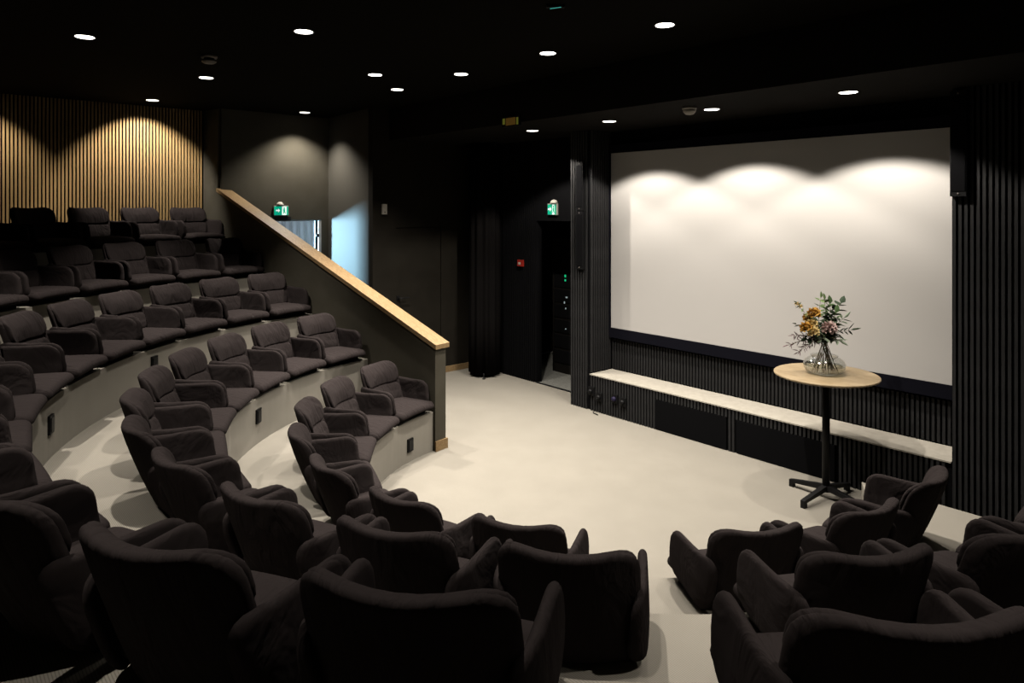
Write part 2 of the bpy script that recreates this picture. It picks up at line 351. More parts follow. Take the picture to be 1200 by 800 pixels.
# equipment room behind the opening
struct(box('floor_equipment_room', -8.4, -5.0, V_SCR, 8.6, -0.12, -0.004, M['grey_carpet']), 'grey floor of the equipment room')
er = MB(); er.box(-8.5, -8.4, V_SCR + 0.1, 8.6, 0, 2.6); er.box(-5.0, -4.9, V_SCR + 0.1, 8.6, 0, 2.6); er.box(-8.5, -4.9, 8.6, 8.7, 0, 2.6); er.box(-8.5, -4.9, V_SCR + 0.1, 8.7, 2.6, 2.7)
struct(er.build('wall_equipment_room', M['black_paint']), 'black walls of the equipment room')
struct(box('trim_1', OP0, OP1, V_SCR - 0.02, V_SCR + 0.02, -0.002, 0.006, M['black_metal']), 'black threshold strip at the equipment room opening')

# back wall with oak slats
wb = struct(box('wall_back', U_SLAT - 0.12, U_SLAT, V_BACK, 3.20, 0, H_CEIL, M['felt']), 'oak slat wall behind the back row')
slats(wb, 0.0, 3.125, U_SLAT, 1.90, H_CEIL, M['oak_v'], 'v', 1)

# ------------------------------------------------------------------ tiers
def wall_angle(r):
    # angle at which the circle of radius r meets the railing wall
    d = Vector((P0.x - CX, P0.y - CY)); b = d.dot(WD); c = d.dot(d) - r * r
    t = -b + math.sqrt(b * b - c); p = d + WD * t
    return math.atan2(p.y, p.x) - (2 * math.pi if p.y > 0 else 0)
def tier(k):
    ri = R1 + PITCH * (k - 1); ro = ri + PITCH if k < NT else 9.4; z = RISE * k; zb = 0.0
    n = 96; ids = []
    a0, a1 = wall_angle(ri), math.asin((END_V - CY) / ri); b0, b1 = wall_angle(ro), math.asin((END_V - CY) / ro)
    V = []; Fc = []
    for i in range(n + 1):
        for r, s0, s1 in ((ri, a0, a1), (ro, b0, b1)):
            t = s0 + (s1 - s0) * i / n; x = CX + r * math.cos(t); y = CY + r * math.sin(t)
            x = min(max(x, U_SLAT + 0.001), U_RIGHT - 0.001); y = max(y, V_BACK + 0.001)
            V += [(x, y, zb), (x, y, z)]
    for i in range(n):
        a = i * 4; b = a + 4
        Fc += [(a, b, b + 1, a + 1), (a + 1, b + 1, b + 3, a + 3), (a + 3, b + 3, b + 2, a + 2), (a + 2, b + 2, b, a)]
    Fc += [(0, 1, 3, 2), (n * 4, n * 4 + 2, n * 4 + 3, n * 4 + 1)]
    me = mesh('floor_tier', V, Fc, M['carpet']); return link('floor_tier', me)
AISLE = math.radians(-44.0)
ORD = ['front', 'second', 'third', 'fourth', 'back']
for k in range(1, NT + 1):
    t = struct(tier(k), 'curved cream carpeted tier under the %s row of chairs' % ORD[k - 1])
    ri = R1 + PITCH * (k - 1); s = MB()
    s.box(-0.31, 0.31, ri - 0.30, ri + 0.05, RISE * (k - 1), RISE * (k - 1) + RISE / 2)
    if k < 5: s.build('step', M['carpet'], t, False, (CX, CY, 0), AISLE - math.pi / 2)

# railing wall with oak cap, running radially up along the tiers
def W(t, off, z): p = P0 + WD * t + WN * off; return (p.x, p.y, z)
T_END, T_FULL = 4.62, 4.22
TH = 0.145; ZC0, SL = 1.02, 0.3785      # underside of the cap at the near end, slope
rw = MB()
ring = [(0, 0), (T_FULL, 0), (T_FULL, TH), (0, TH)]
V = [W(t, o, 0) for t, o in ring] + [W(t, o, ZC0 + SL * t) for t, o in ring]
rw.add(V, BF)
V = [W(t, o, z) for z in (0, H_CEIL) for t, o in ((T_FULL, 0), (T_END + 0.05, 0), (T_END + 0.05, TH), (T_FULL, TH))]
rw.add(V, BF)
railw = struct(rw.build('wall_railing', M['taupe']), 'dark taupe sloping wall closing the rows of chairs')
cap = MB(); a, b, t0 = -0.022, TH + 0.022, -0.03
V = [W(t, o, ZC0 + SL * t) for t, o in ((t0, a), (T_FULL, a), (T_FULL, b), (t0, b))] + [W(t, o, ZC0 + SL * t + 0.045) for t, o in ((t0, a), (T_FULL, a), (T_FULL, b), (t0, b))]
cap.add(V, BF); cap.build('rail_cap', M['oak'], railw)['label'] = 'sloping oak cap'
bb = MB(); V = [W(t, o, z) for z in (0, 0.10) for t, o in ((-0.016, -0.002), (T_FULL, -0.002 + TH), (T_FULL, TH + 0.016), (-0.016, TH + 0.016))]
V[1] = W(0.0, -0.002, 0); V[5] = W(0.0, -0.002, 0.10)
bb.add([W(t, o, z) for z in (0, 0.10) for t, o in ((-0.016, -0.004), (0.0, -0.004), (0.0, TH + 0.016), (-0.016, TH + 0.016))], BF)
bb.add([W(t, o, z) for z in (0, 0.10) for t, o in ((0.0, TH), (3.9, TH), (3.9, TH + 0.016), (0.0, TH + 0.016))], BF)
bb.build('baseboard', M['oak'], railw)['label'] = 'oak baseboard'

# ------------------------------------------------------------------ projection screen
sc = thing('projection_screen', 'large white projection screen with black border on the slatted wall', 'screen', ((U_IL + U_IR) / 2, V_SCR - SD - 0.002, 0))
hw = (U_IR - U_IL) / 2; Z0s, Z1s = 0.945, 3.055
s = MB(); s.box(-hw + 0.03, hw - 0.01, -0.045, -0.03, Z0s, Z1s); s.build('screen_fabric', M['screen'], sc)
s = MB(); s.box(-hw, hw, -0.05, 0, Z0s - 0.12, Z0s); s.box(-hw, hw, -0.05, 0, Z1s, Z1s + 0.1); s.box(-hw, -hw + 0.03, -0.05, 0, Z0s, Z1s); s.box(hw - 0.01, hw, -0.05, 0, Z0s, Z1s); s.box(-hw + 0.03, hw - 0.01, -0.03, 0, Z0s, Z1s); s.build('border', M['navy'], sc)

# ------------------------------------------------------------------ bench under the screen
bn = thing('stage_bench', 'long low black slatted bench with cream top below the screen', 'bench', (U_IL, V_SCR, 0))
BL = U_IR - U_IL; BD = V_SCR - V_BEN
s = MB(); s.box(0, BL, -BD + SD, -SD, 0, 0.417); s.build('body', M['felt'], bn)
s = MB(); s.box(0.0, BL, -BD - 0.006, -SD, 0.418, 0.43); s.build('bench_top', M['bench_top'], bn)['label'] = 'cream bench top'
pan = []
for x0, x1 in ((768, 851), (863, 978)):
    a = on_y(x0, 500, V_BEN).x - U_IL; b = on_y(x1, 520, V_BEN).x - U_IL; pan.append((a, b))
    s = MB(); s.box(a, b, -BD - 0.002, -BD + SD, 0.005, 0.325); s.build('speaker_panel', M['felt'], bn)['label'] = 'flat black fabric panel'
mes = {}
for i in range(int(BL / SP)):
    x = SP * (i + 0.5); inp = any(a - SW / 2 < x < b + SW / 2 for a, b in pan)
    key = 0.33 if inp else 0.0
    if key not in mes: mes[key] = mesh('slat', box_v(-SW / 2, SW / 2, -BD, -BD + SD, key, 0.416), BF, M['slat_black'])
    link('slat', mes[key], bn, (x, 0, 0))

# sockets with plugs on the bench front
M['plug_blue'] = mat('plug_blue', (0.03, 0.025, 0.07), 0.5)
for i, (px, py, nm, lab) in enumerate(((693.5, 458, 'wall_socket', 'black socket plate at the end of the bench front'), (703, 465, 'wall_socket', 'black socket with a hanging plug on the bench front'),
                                (721, 467, 'wall_socket', 'black socket with a dark blue plug on the bench front'), (731, 471, 'wall_socket', 'black double socket beside the dark blue plug'))):
    q = on_y(px, py, V_BEN); t = thing(nm, lab, 'socket', (q.x, V_BEN - 0.001, q.z), 0, 'sockets on the bench front')
    s = MB(); s.box(-0.042, 0.042, -0.014, 0, -0.05, 0.05); s.build('plate', M['black_plastic'], t)
    s = MB(); s.lathe([(0.026, 0), (0.028, 0.012), (0.024, 0.03), (0.010, 0.034)], 14); o = s.build('plug', M['plug_blue'] if i == 2 else M['black_plastic'], t, True, (0.0, -0.014, 0.0)); o.rotation_euler = (math.pi / 2, 0, 0)
    if i == 1:
        s = MB(); s.tube([(0, -0.04, 0), (0.0, -0.06, -0.02), (-0.02, -0.05, -0.10), (-0.03, -0.05, -q.z + 0.05), (-0.04, -0.07, -q.z + 0.008), (0.05, -0.09, -q.z + 0.006)], 0.006); s.build('cable', M['black_plastic'], t, True)

# ------------------------------------------------------------------ chairs
def lean(z): return -0.140 - 0.180 * (max(z, 0.0) / 0.485) ** 0.95
def make_chair():
    root = link('tub_chair', None)
    s = MB(); s.box(-0.235, 0.235, -0.10, 0.165, 0.0, 0.062); s.build('base', M['black_plastic'], root)
    pad('seat', 0.278, 0.215, 0.05, 0.064, lambda a, b, o: (a * (0.965 - 0.12 * (-b if b < 0 else 0)), b + 0.060, 0.086 + o + 0.012 * (1 - (a / 0.28) ** 2) - 0.016 * max(0, (b - 0.12) / 0.1) ** 2), M['fabric'], root, 0.012)
    def bk(a, b, o):                       # outer shell of the back; square lower corners
        z = 0.2445 + b; zz = z + (0.022 * (a / 0.245) ** 2 - 0.016) * max(0, b / 0.235)
        hw, hh, rc = 0.246, 0.240, 0.095; d = -hh + rc - b
        if d > 0: a *= min(1.5, hw / (hw - rc + math.sqrt(max(rc * rc - d * d, 0.0004))))
        wdt = 1.0 + 0.02 * math.sin((z / 0.485) * math.pi)
        return (a * wdt, lean(z) + 0.075 * (a / 0.245) ** 2 - o, zz)
    pad('backrest', 0.246, 0.240, 0.095, 0.050, bk, M['fabric'], root, 0.010)
    def hc(a, b, o):
        z = 0.378 + b; zz = z + (0.022 * (a / 0.245) ** 2 - 0.016) * max(0, b / 0.1)
        return (a, lean(z) + 0.075 * (a / 0.245) ** 2 + 0.026 - 0.020 * max(0, b / 0.107) ** 2 + o, zz)
    pad('head_cushion', 0.240, 0.107, 0.085, 0.056, hc, M['fabric'], root, 0.012, back_flat=True)
    def lc(a, b, o):
        z = 0.196 + b
        return (a * (1 - 0.05 * (b < 0)), lean(z) + 0.075 * (a / 0.245) ** 2 + 0.024 + o, z)
    pad('lumbar_cushion', 0.222, 0.082, 0.045, 0.046, lc, M['fabric'], root, 0.008, back_flat=True)
    for sg in (-1, 1):
        def arm(a, b, o, sg=sg):
            hb = 0.14; zt = 0.308 + 0.010 * max(0, -a / 0.2); zb_ = 0.012 + 0.055 * (a + 0.222) / 0.444; f = (b + hb) / (2 * hb)
            y = -0.050 + a + 0.03 * max(0, a / 0.2) * (1 - f) + 0.11 * max(0, -a / 0.22) * (1 - f)
            x = 0.260 + 0.003 * (a / 0.2) - 0.030 * max(0, (-a - 0.10) / 0.12) ** 1.5 - 0.020 * max(0, 0.5 - f)
            return (sg * (x + o * (1.12 - 0.45 * f)), y, zb_ + f * (zt - zb_))
        pad('armrest', 0.222, 0.14, 0.085, 0.050, arm, M['fabric'], root, 0.002)
    return root
proto = make_chair(); used = [False]
def place_chair(k, deg, label, group):
    o = proto if not used[0] else copy_tree(proto)
    used[0] = True
    r = R1 + PITCH * (k - 1) + 0.20; a = math.radians(deg)
    o.location = (CX + r * math.cos(a), CY + r * math.sin(a), RISE * k); o.rotation_euler = (0, 0, a + math.pi / 2)
    tag(o, label, 'chair', group)
NUM = ['first', 'second', 'third', 'fourth', 'fifth', 'sixth', 'seventh', 'eighth', 'ninth', 'tenth', 'eleventh', 'twelfth', 'thirteenth', 'fourteenth', 'fifteenth', 'sixteenth']
ROWS = {1: (-159.9, 16.9, 7), 2: (-162.7, 11.25, 11), 3: (-164.8, 8.55, 14), 4: (-166.0, 7.05, 8), 5: (-166.9, 5.95, 7)}
for k, (a0, st_, n) in ROWS.items():
    for i in range(n):
        place_chair(k, a0 + st_ * i, 'charcoal upholstered tub chair, %s from the railing wall in the %s row' % (NUM[i], ORD[k - 1]), '%s row chairs' % ORD[k - 1])
for k, (a0, st_, n) in {1: (-29.4, 16.9, 3), 2: (-32.4, 11.3, 4), 3: (-40.1, 8.6, 2)}.items():
    for i in range(n):
        place_chair(k, a0 + st_ * i, "charcoal tub chair, %s from the aisle on the round table's side, %s row" % (NUM[i], ORD[k - 1]), '%s row chairs' % ORD[k - 1])

# black socket boxes on the risers
def on_riser(px, py, k):
    r = ray(px, py); rad = R1 + PITCH * (k - 1); d = Vector((-CX, -CY)); e = Vector((r.x, r.y))
    A = e.dot(e); B = d.dot(e); Cc = d.dot(d) - rad * rad; t = (-B + math.sqrt(B * B - A * Cc)) / A
    p = Vector((0, 0, CAM_H)) + r * t; return p, math.atan2(p.y - CY, p.x - CX)
for px, py, k in ((480, 521, 1), (302, 487, 2), (58, 497, 3), (180, 425, 3)):
    p, a = on_riser(px, py, k)
    t = thing('wall_socket', 'black socket box on the carpeted riser of the %s row%s' % (ORD[k - 1], '' if k < 3 else (', under the sixth chair' if px < 100 else ', near the railing wall')), 'socket', tuple(p), a + math.pi / 2, 'riser sockets')
    s = MB(); s.box(-0.042, 0.042, -0.002, 0.016, -0.06, 0.06); s.build('plate', M['black_plastic'], t)
    s = MB(); s.box(-0.030, 0.030, 0.016, 0.021, -0.045, 0.045); s.build('cover', M['black_metal'], t)

# ------------------------------------------------------------------ round bar table
TC = on_z(968, 584, 0.0)
tb = thing('bar_table', 'round birch topped bar table on a black cross base', 'table', (TC.x, TC.y, 0))
TT = 1.03
s = MB(); s.lathe([(0.0, TT - 0.024), (0.38, TT - 0.024), (0.402, TT - 0.016), (0.406, TT - 0.008), (0.404, TT - 0.002), (0.400, TT), (0.0, TT)], 64); s.build('table_top', M['birch'], tb)
s = MB(); s.lathe([(0.030, 0.06), (0.030, TT - 0.036)], 20); s.build('post', M['black_metal'], tb, True)
s = MB(); s.lathe([(0.14, TT - 0.036), (0.14, TT - 0.025), (0.0, TT - 0.025)], 24); s.build('mounting_plate', M['black_metal'], tb)
fl = on_z(934, 598, 0.0); fa = math.atan2(fl.y - TC.y, fl.x - TC.x); fl2 = on_z(936, 574, 0.0); fb = math.atan2(fl2.y - TC.y, fl2.x - TC.x)
for a in (fa, fa + math.pi / 2, fa + math.pi, fa - math.pi / 2):
    s = MB(); s.add([(0.0, -0.022, 0.075), (0.33, -0.018, 0.035), (0.33, 0.018, 0.035), (0.0, 0.022, 0.075), (0.0, -0.022, 0.118), (0.33, -0.018, 0.060), (0.33, 0.018, 0.060), (0.0, 0.022, 0.118)], BF)
    s.box(0.292, 0.33, -0.018, 0.018, 0.0, 0.036); o = s.build('foot', M['black_metal'], tb, False, (0, 0, 0), a)

# ------------------------------------------------------------------ vase with flowers
VC = on_z(966, 437, TT); VB = Vector((VC.x, VC.y, TT))
vs_ = thing('glass_vase', 'round clear glass vase with flowers on the bar table', 'vase', tuple(VB))
s = MB(); out = [(0.0, 0.001), (0.105, 0.001), (0.140, 0.016), (0.161, 0.050), (0.164, 0.080), (0.150, 0.108), (0.124, 0.126), (0.106, 0.134), (0.104, 0.142), (0.110, 0.147)]
inn = [(max(r - 0.004, 0), z + (0.006 if i < 2 else 0)) for i, (r, z) in enumerate(out)][::-1]
s.lathe(out + [(0.108, 0.149)] + inn[0:], 40); s.build('vase_glass', M['glass'], vs_, True)
s = MB(); s.lathe([(0.0, 0.009), (0.100, 0.009), (0.134, 0.020), (0.1555, 0.050), (0.1575, 0.066), (0.0, 0.066)], 40); s.build('water', M['water'], vs_, True)
R_IMG = RGT; D_IMG = FWD                  # sideways and depth axes for arranging the bouquet
def bp(sx, z, dz=0.0): return VB + RGT * sx + FWD * dz + Vector((0, 0, z))
def leaf_mesh(mb, p, d, L, wd_, up):
    d = d.normalized(); sd = d.cross(up)
    if sd.length < 0.01: sd = d.cross(Vector((1, 0, 0)))
    sd.normalize(); nrm = sd.cross(d)
    pts = [p, p + d * L * 0.35 + sd * wd_ * 0.5 + nrm * 0.004, p + d * L * 0.7 + sd * wd_ * 0.38, p + d * L - nrm * 0.006, p + d * L * 0.7 - sd * wd_ * 0.38, p + d * L * 0.35 - sd * wd_ * 0.5 + nrm * 0.004, p + d * L * 0.4 - nrm * 0.004]
    mb.add(pts, [(0, 1, 6), (1, 2, 6), (2, 3, 6), (3, 4, 6), (4, 5, 6), (5, 0, 6)])
def stem_pts(foot, tip, neck=None, n=9):
    neck = neck or bp(random.uniform(-0.022, 0.022), 0.235, random.uniform(-0.022, 0.022))
    pts = []
    for i in range(n):
        t = i / (n - 1)
        if t < 0.42: pts.append(foot.lerp(neck, t / 0.42))
        else:
            u = (t - 0.42) / 0.58; mid = neck + (neck - foot).normalized() * 0.10
            pts.append((neck * (1 - u) ** 2) + mid * (2 * u * (1 - u)) + tip * u * u)
    return pts
def foot_of(tip):
    d = tip - bp(0, 0.235); h2 = Vector((d.x, d.y, 0))
    if h2.length < 0.01: h2 = Vector((0.02, 0.01, 0))
    return VB + Vector((0, 0, 0.012)) - h2.normalized() * random.uniform(0.04, 0.125)
GRP = 'cut flowers in the glass vase'
def branch(name, label, cat, tip, nleaf, L, wd_, m, start=0.5, pair=True, extra=None):
    root = thing(name, label, cat, tuple(VB), 0, GRP)
    pts = stem_pts(foot_of(tip), tip); rel = [p - VB for p in pts]
    s = MB(); s.tube(rel, [0.0026] * 5 + [0.0024, 0.0022, 0.0018, 0.0014], 6); s.build('stem', M['stem'], root, True)
    lf = MB(); dense = []
    for i in range(nleaf):
        t = start + (1 - start) * (i + 0.5) / nleaf; x = t * (len(rel) - 1); j = min(int(x), len(rel) - 2); p = rel[j].lerp(rel[j + 1], x - j)
        ax = (rel[j + 1] - rel[j]).normalized(); side = Vector((random.uniform(-1, 1), random.uniform(-1, 1), random.uniform(-0.4, 0.6))); side = (side - ax * side.dot(ax)).normalized()
        for sg in ((1, -1) if pair else (1,)):
            d = (ax * 0.55 + side * sg); leaf_mesh(lf, p, d, L * random.uniform(0.8, 1.15), wd_ * random.uniform(0.85, 1.15), Vector((random.uniform(-.6, .6), random.uniform(-.6, .6), 1)))
    leaf_mesh(lf, rel[-1], (rel[-1] - rel[-2]), L, wd_, Vector((0.3, 0.8, 0.2)))
    lf.build('leaves', m, root, False)
    if extra: extra(root, rel)
    return root
def bloom(root, c, rad, n, m, name='bloom', L=0.03, wd_=0.025):
    mb = MB()
    for i in range(n):
        z = 1 - 2 * (i + 0.5) / n * 0.85; a = i * 2.39996; r = math.sqrt(max(0, 1 - z * z)); d = Vector((r * math.cos(a), r * math.sin(a), z))
        leaf_mesh(mb, c + d * rad * 0.55, d + Vector((0, 0, 0.25)), L, wd_, Vector((d.y, -d.x, 0.5)))
        leaf_mesh(mb, c + d * rad * 0.45, d + Vector((0.3 * math.sin(i), 0.3 * math.cos(i), 0.2)), L, wd_, Vector((0.2, 0.3, 1)))
    mb.lathe([(0.0, -rad * 0.55), (rad * 0.45, -rad * 0.3), (rad * 0.55, 0.0), (rad * 0.4, rad * 0.4), (0.0, rad * 0.55)], 12, tuple(c))
    mb.build(name, m, root, False)
# eucalyptus on the table's far right of the bouquet, leafy green sprays, blooms, grass
branch('eucalyptus_branch', 'eucalyptus branch with large round dark leaves leaning out of the vase', 'branch', bp(0.145, 0.575, 0.02), 6, 0.070, 0.062, M['leaf_dark'], 0.70)
branch('leafy_branch', 'tall bright green leafy branch standing upright in the vase', 'branch', bp(-0.03, 0.62, 0.0), 7, 0.060, 0.030, M['leaf'], 0.66)
branch('leafy_branch', 'bright green leafy branch just beside the tallest one', 'branch', bp(0.015, 0.60, 0.03), 6, 0.062, 0.032, M['leaf'], 0.68)
branch('leafy_branch', 'green leafy branch with broad leaves behind the pink flower', 'branch', bp(0.06, 0.565, 0.03), 9, 0.078, 0.055, M['leaf_mid'], 0.55)
branch('leafy_branch', 'green leafy branch with broad leaves above the pink flower', 'branch', bp(0.075, 0.50, -0.04), 9, 0.078, 0.055, M['leaf_mid'], 0.55)
branch('leafy_branch', 'dense mid green leafy branch in the middle of the vase', 'branch', bp(0.03, 0.45, 0.04), 10, 0.07, 0.045, M['leaf_dark'], 0.45)
branch('olive_branch', 'narrow dark leaved branch arching away from the pink flower', 'branch', bp(0.205, 0.36, -0.02), 7, 0.085, 0.018, M['leaf_dark'], 0.6)
branch('olive_branch', 'narrow grey green branch above the arching dark branch', 'branch', bp(0.175, 0.45, 0.03), 8, 0.08, 0.024, M['leaf_grey'], 0.6)
branch('olive_branch', 'grey green narrow leaves hanging below the pink flower', 'branch', bp(0.075, 0.285, -0.10), 9, 0.085, 0.026, M['leaf_grey'], 0.5)
branch('olive_branch', 'grey green narrow leaves hanging below the mustard flowers', 'branch', bp(-0.06, 0.30, -0.09), 9, 0.08, 0.026, M['leaf_grey'], 0.5)
branch('leafy_branch', 'dark leaved branch hanging out under the mustard flowers', 'branch', bp(-0.15, 0.29, -0.03), 9, 0.07, 0.036, M['leaf_dark'], 0.5)
def buds(root, rel):
    for q in (rel[-1], rel[-1] + Vector((0.02, 0.02, -0.02)), rel[-2]):
        bloom(root, q, 0.016, 8, M['mustard_pale'], 'bud', 0.016, 0.012)
branch('budding_sprig', 'thin sprig with pale mustard buds reaching above the mustard flowers', 'branch', bp(-0.225, 0.57, 0.0), 7, 0.040, 0.022, M['leaf'], 0.66, True, buds)
branch('budding_sprig', 'short sprig with small green leaves beside the mustard flowers', 'branch', bp(-0.225, 0.40, 0.01), 6, 0.040, 0.022, M['leaf_grey'], 0.6)
for tip, rad, mm, lab in ((bp(-0.175, 0.385, -0.06), 0.046, 'mustard', 'large mustard flower head in the vase'), (bp(-0.095, 0.495, -0.02), 0.046, 'mustard', 'upper mustard flower head in the vase'),
                          (bp(-0.13, 0.355, -0.09), 0.042, 'mustard_pale', 'pale mustard flower head low in the vase'), (bp(-0.135, 0.455, 0.02), 0.032, 'mustard', 'small brown mustard flower head behind the others'), (bp(-0.12, 0.41, -0.04), 0.042, 'mustard_pale', 'pale mustard flower head between the darker ones')):
    branch('mustard_flower', lab, 'flower', tip, 4, 0.05, 0.02, M['leaf'], 0.55, True, lambda root, rel, rad=rad, mm=mm: bloom(root, rel[-1], rad, 26, M[mm], 'bloom', rad * 0.75, rad * 0.7))
branch('pink_flower', 'dusty pink rounded flower at the front of the bouquet', 'flower', bp(0.0, 0.385, -0.09), 4, 0.05, 0.02, M['leaf'], 0.55, True, lambda root, rel: bloom(root, rel[-1], 0.062, 40, M['pink'], 'bloom', 0.034, 0.03))
for tip, lab in ((bp(-0.31, 0.235, -0.02), 'long wispy plum grass trailing from the vase'), (bp(-0.24, 0.19, -0.06), 'short wispy plum grass drooping lowest beside the vase'), (bp(-0.25, 0.31, 0.0), 'wispy plum grass beside the mustard flowers')):
    branch('plume_grass', lab, 'grass', tip, 20, 0.055, 0.008, M['plum'], 0.6)

# ------------------------------------------------------------------ downlights
LENS_R = 0.068
def make_downlight():
    root = link('downlight', None)
    s = MB(); s.lathe([(LENS_R, 0.0), (LENS_R + 0.014, -0.004), (LENS_R + 0.016, 0.0)], 32); s.build('trim_ring', M['trim'], root, True)
    s = MB(); s.lathe([(0.0, -0.003), (LENS_R, -0.003), (LENS_R, 0.0)], 32); s.build('lens', M['lens'], root)
    return root
dproto = make_downlight(); dused = [False]
def downlight(u, v, z, e, label, group, cone=80, blend=0.85, rad=0.035, tilt=0.0):
    o = dproto if not dused[0] else copy_tree(dproto)
    dused[0] = True
    o.location = (u, v, z - 0.001); tag(o, label, 'downlight', group)
    L = bpy.data.lights.new('lamp', 'SPOT'); L.energy = e; L.color = WARM; L.spot_size = math.radians(cone); L.spot_blend = blend; L.shadow_soft_size = rad * 0.7
    s = bpy.data.objects.new('lamp', L); COL.objects.link(s); s.location = (u, v, z - 0.06); s.rotation_euler = (0, tilt, 0)
MAIN = 'recessed downlights in the main ceiling'
for i, (u, k) in enumerate(((-6.92, 1), (-5.70, 1), (-4.43, 1), (-3.18, 1.1), (-1.93, 0.35))):
    downlight(u, 4.24, H_CEIL, E_STAGE * k, 'round recessed downlight in the row above the stage, %s from the passage end' % NUM[i], 'downlight row above the stage floor', 108, 0.85)
downlight(-6.30, 3.60, H_CEIL, E_STAGE * 0.7, 'round recessed downlight in the black ceiling near the lower end of the railing wall', MAIN)
for u, v, e, lab in ((-7.59, 2.35, E_TIER, 'round recessed downlight above the third row of chairs, beside the smoke detector'), (-5.11, 2.30, E_TIER, 'round recessed downlight above the second row of chairs'),
                     (-6.40, 1.06, E_TIER, 'round recessed downlight above the fourth row of chairs'), (-2.63, 2.30, E_TIER * 0.8, 'round recessed downlight above the stepped aisle'),
                     (-3.9, 1.06, E_TIER * 0.9, 'round recessed downlight above the third row beside the aisle'), (-2.63, -0.2, E_TIER * 0.5, 'round recessed downlight above the fourth tier near the aisle'), (-5.11, -0.2, E_TIER * 0.45, 'round recessed downlight above the fourth tier away from the aisle'), (-1.4, 1.06, E_TIER * 0.35, 'round recessed downlight above the third row at the aisle'), (-0.15, 2.3, E_TIER * 0.5, 'round recessed downlight above the right hand tiers')):
    downlight(u, v, H_CEIL, e, lab, MAIN)
downlight(-9.62, 2.33, H_CEIL, 300, 'round recessed downlight washing the oak slat wall', 'downlights washing the oak slats', 98, 0.5, 0.03, math.radians(33))
downlight(-9.62, 0.45, H_CEIL, 170, 'round recessed downlight washing the far end of the oak slat wall', 'downlights washing the oak slats', 98, 0.5, 0.03, math.radians(33))
downlight(-9.45, 4.27, H_CEIL, 320, 'round recessed downlight above the passage to the exit door', MAIN, 118, 0.75)
for px, py, lab in ((624, 153, 'in front of the equipment room opening'), (714, 142, 'nearest the slatted pier with loudspeakers'), (834, 128, 'beside the white domed detector'), (994, 108, 'above the bar table end of the screen')):
    q = on_z(px, py, H_SOF)
    downlight(q.x, q.y, H_SOF, E_SOFFIT, 'round recessed soffit downlight ' + lab, 'soffit downlights', 124, 0.22)

# ------------------------------------------------------------------ small fittings
def exit_sign(p, rz, wd_, ht, label):
    t = thing('exit_sign', label, 'exit sign', tuple(p), rz, 'green emergency exit signs')   # local -y faces the hall
    s = MB(); s.box(-wd_ / 2, wd_ / 2, -0.035, 0.0, -ht / 2, ht / 2); s.build('housing', M['white_plastic'], t)
    s = MB(); s.box(-wd_ / 2 + 0.004, wd_ * 0.04, -0.038, -0.035, -ht / 2 + 0.004, ht / 2 - 0.012); s.build('green_panel', M['green'], t)
    s = MB(); s.box(wd_ * 0.04, wd_ / 2 - 0.03, -0.038, -0.035, -ht / 2 + 0.004, ht / 2 - 0.012); s.build('door_symbol', M['sign_white'], t)
    s = MB(); s.box(wd_ / 2 - 0.03, wd_ / 2 - 0.004, -0.038, -0.035, -ht / 2 + 0.004, ht / 2 - 0.012); s.build('green_edge', M['green'], t)
    s = MB(); c = (-wd_ * 0.23, -0.0395, 0)
    a = ht * 0.22; s.add([(c[0] - a, c[1], a * .35), (c[0] - a, c[1], -a * .35), (c[0] + a * .1, c[1], -a * .35), (c[0] + a * .1, c[1], -a), (c[0] + a, c[1], 0), (c[0] + a * .1, c[1], a), (c[0] + a * .1, c[1], a * .35)], [(0, 1, 2, 3, 4, 5, 6)]); s.build('arrow_symbol', M['sign_white'], t)
    s = MB(); cx = wd_ * 0.2; s.box(cx - 0.010, cx + 0.010, -0.0395, -0.0385, ht * 0.16, ht * 0.30); s.box(cx - 0.016, cx + 0.012, -0.0395, -0.0385, -ht * 0.12, ht * 0.14); s.add([(cx - 0.02, -0.0392, -ht * .33), (cx - 0.008, -0.0392, -ht * .33), (cx + 0.006, -0.0392, -ht * .12), (cx - 0.010, -0.0392, -ht * .12)], [(0, 1, 2, 3)]); s.add([(cx + 0.012, -0.0392, -ht * .33), (cx + 0.022, -0.0392, -ht * .33), (cx + 0.012, -0.0392, -ht * .12), (cx - 0.002, -0.0392, -ht * .12)], [(0, 1, 2, 3)])
    s.build('running_figure', M['green'], t)
    s = MB(); s.lathe([(0.052, 0.0), (0.050, 0.02), (0.036, 0.042), (0.014, 0.052), (0.0, 0.054)], 20, (-wd_ * 0.08 if rz else wd_ * 0.2, -0.03, ht / 2)); s.build('lamp_dome', M['white_plastic'], t, True)
q = on_x(328.5, 246.5, U_PASS); exit_sign(q, math.pi / 2, 0.215, 0.14, 'green exit sign above the bluish exit door in the passage')
q = on_y(649, 245, V_SCR); exit_sign(q, 0, 0.165, 0.15, 'green exit sign above the dark equipment room opening')
q = on_x(449.5, 245, U_DOOR); t = thing('wall_sensor', 'small white wall box beside the plain dark door', 'sensor', tuple(q), math.pi / 2)
s = MB(); s.box(-0.035, 0.035, -0.035, 0, -0.07, 0.07); s.build('case', M['white_plastic'], t); s = MB(); s.box(-0.008, 0.008, -0.037, -0.035, -0.05, -0.034); s.build('button', M['black_plastic'], t)
q = on_y(611, 308, V_SCR - SD); t = thing('fire_alarm_button', 'small red fire alarm call point on the black wall', 'alarm', (q.x, V_SCR - SD, q.z))
s = MB(); s.box(-0.055, 0.055, -0.03, 0, -0.045, 0.045); s.build('case', M['red'], t); s = MB(); s.box(-0.03, 0.012, -0.033, -0.03, -0.02, 0.012); s.build('window', M['white_plastic'], t)
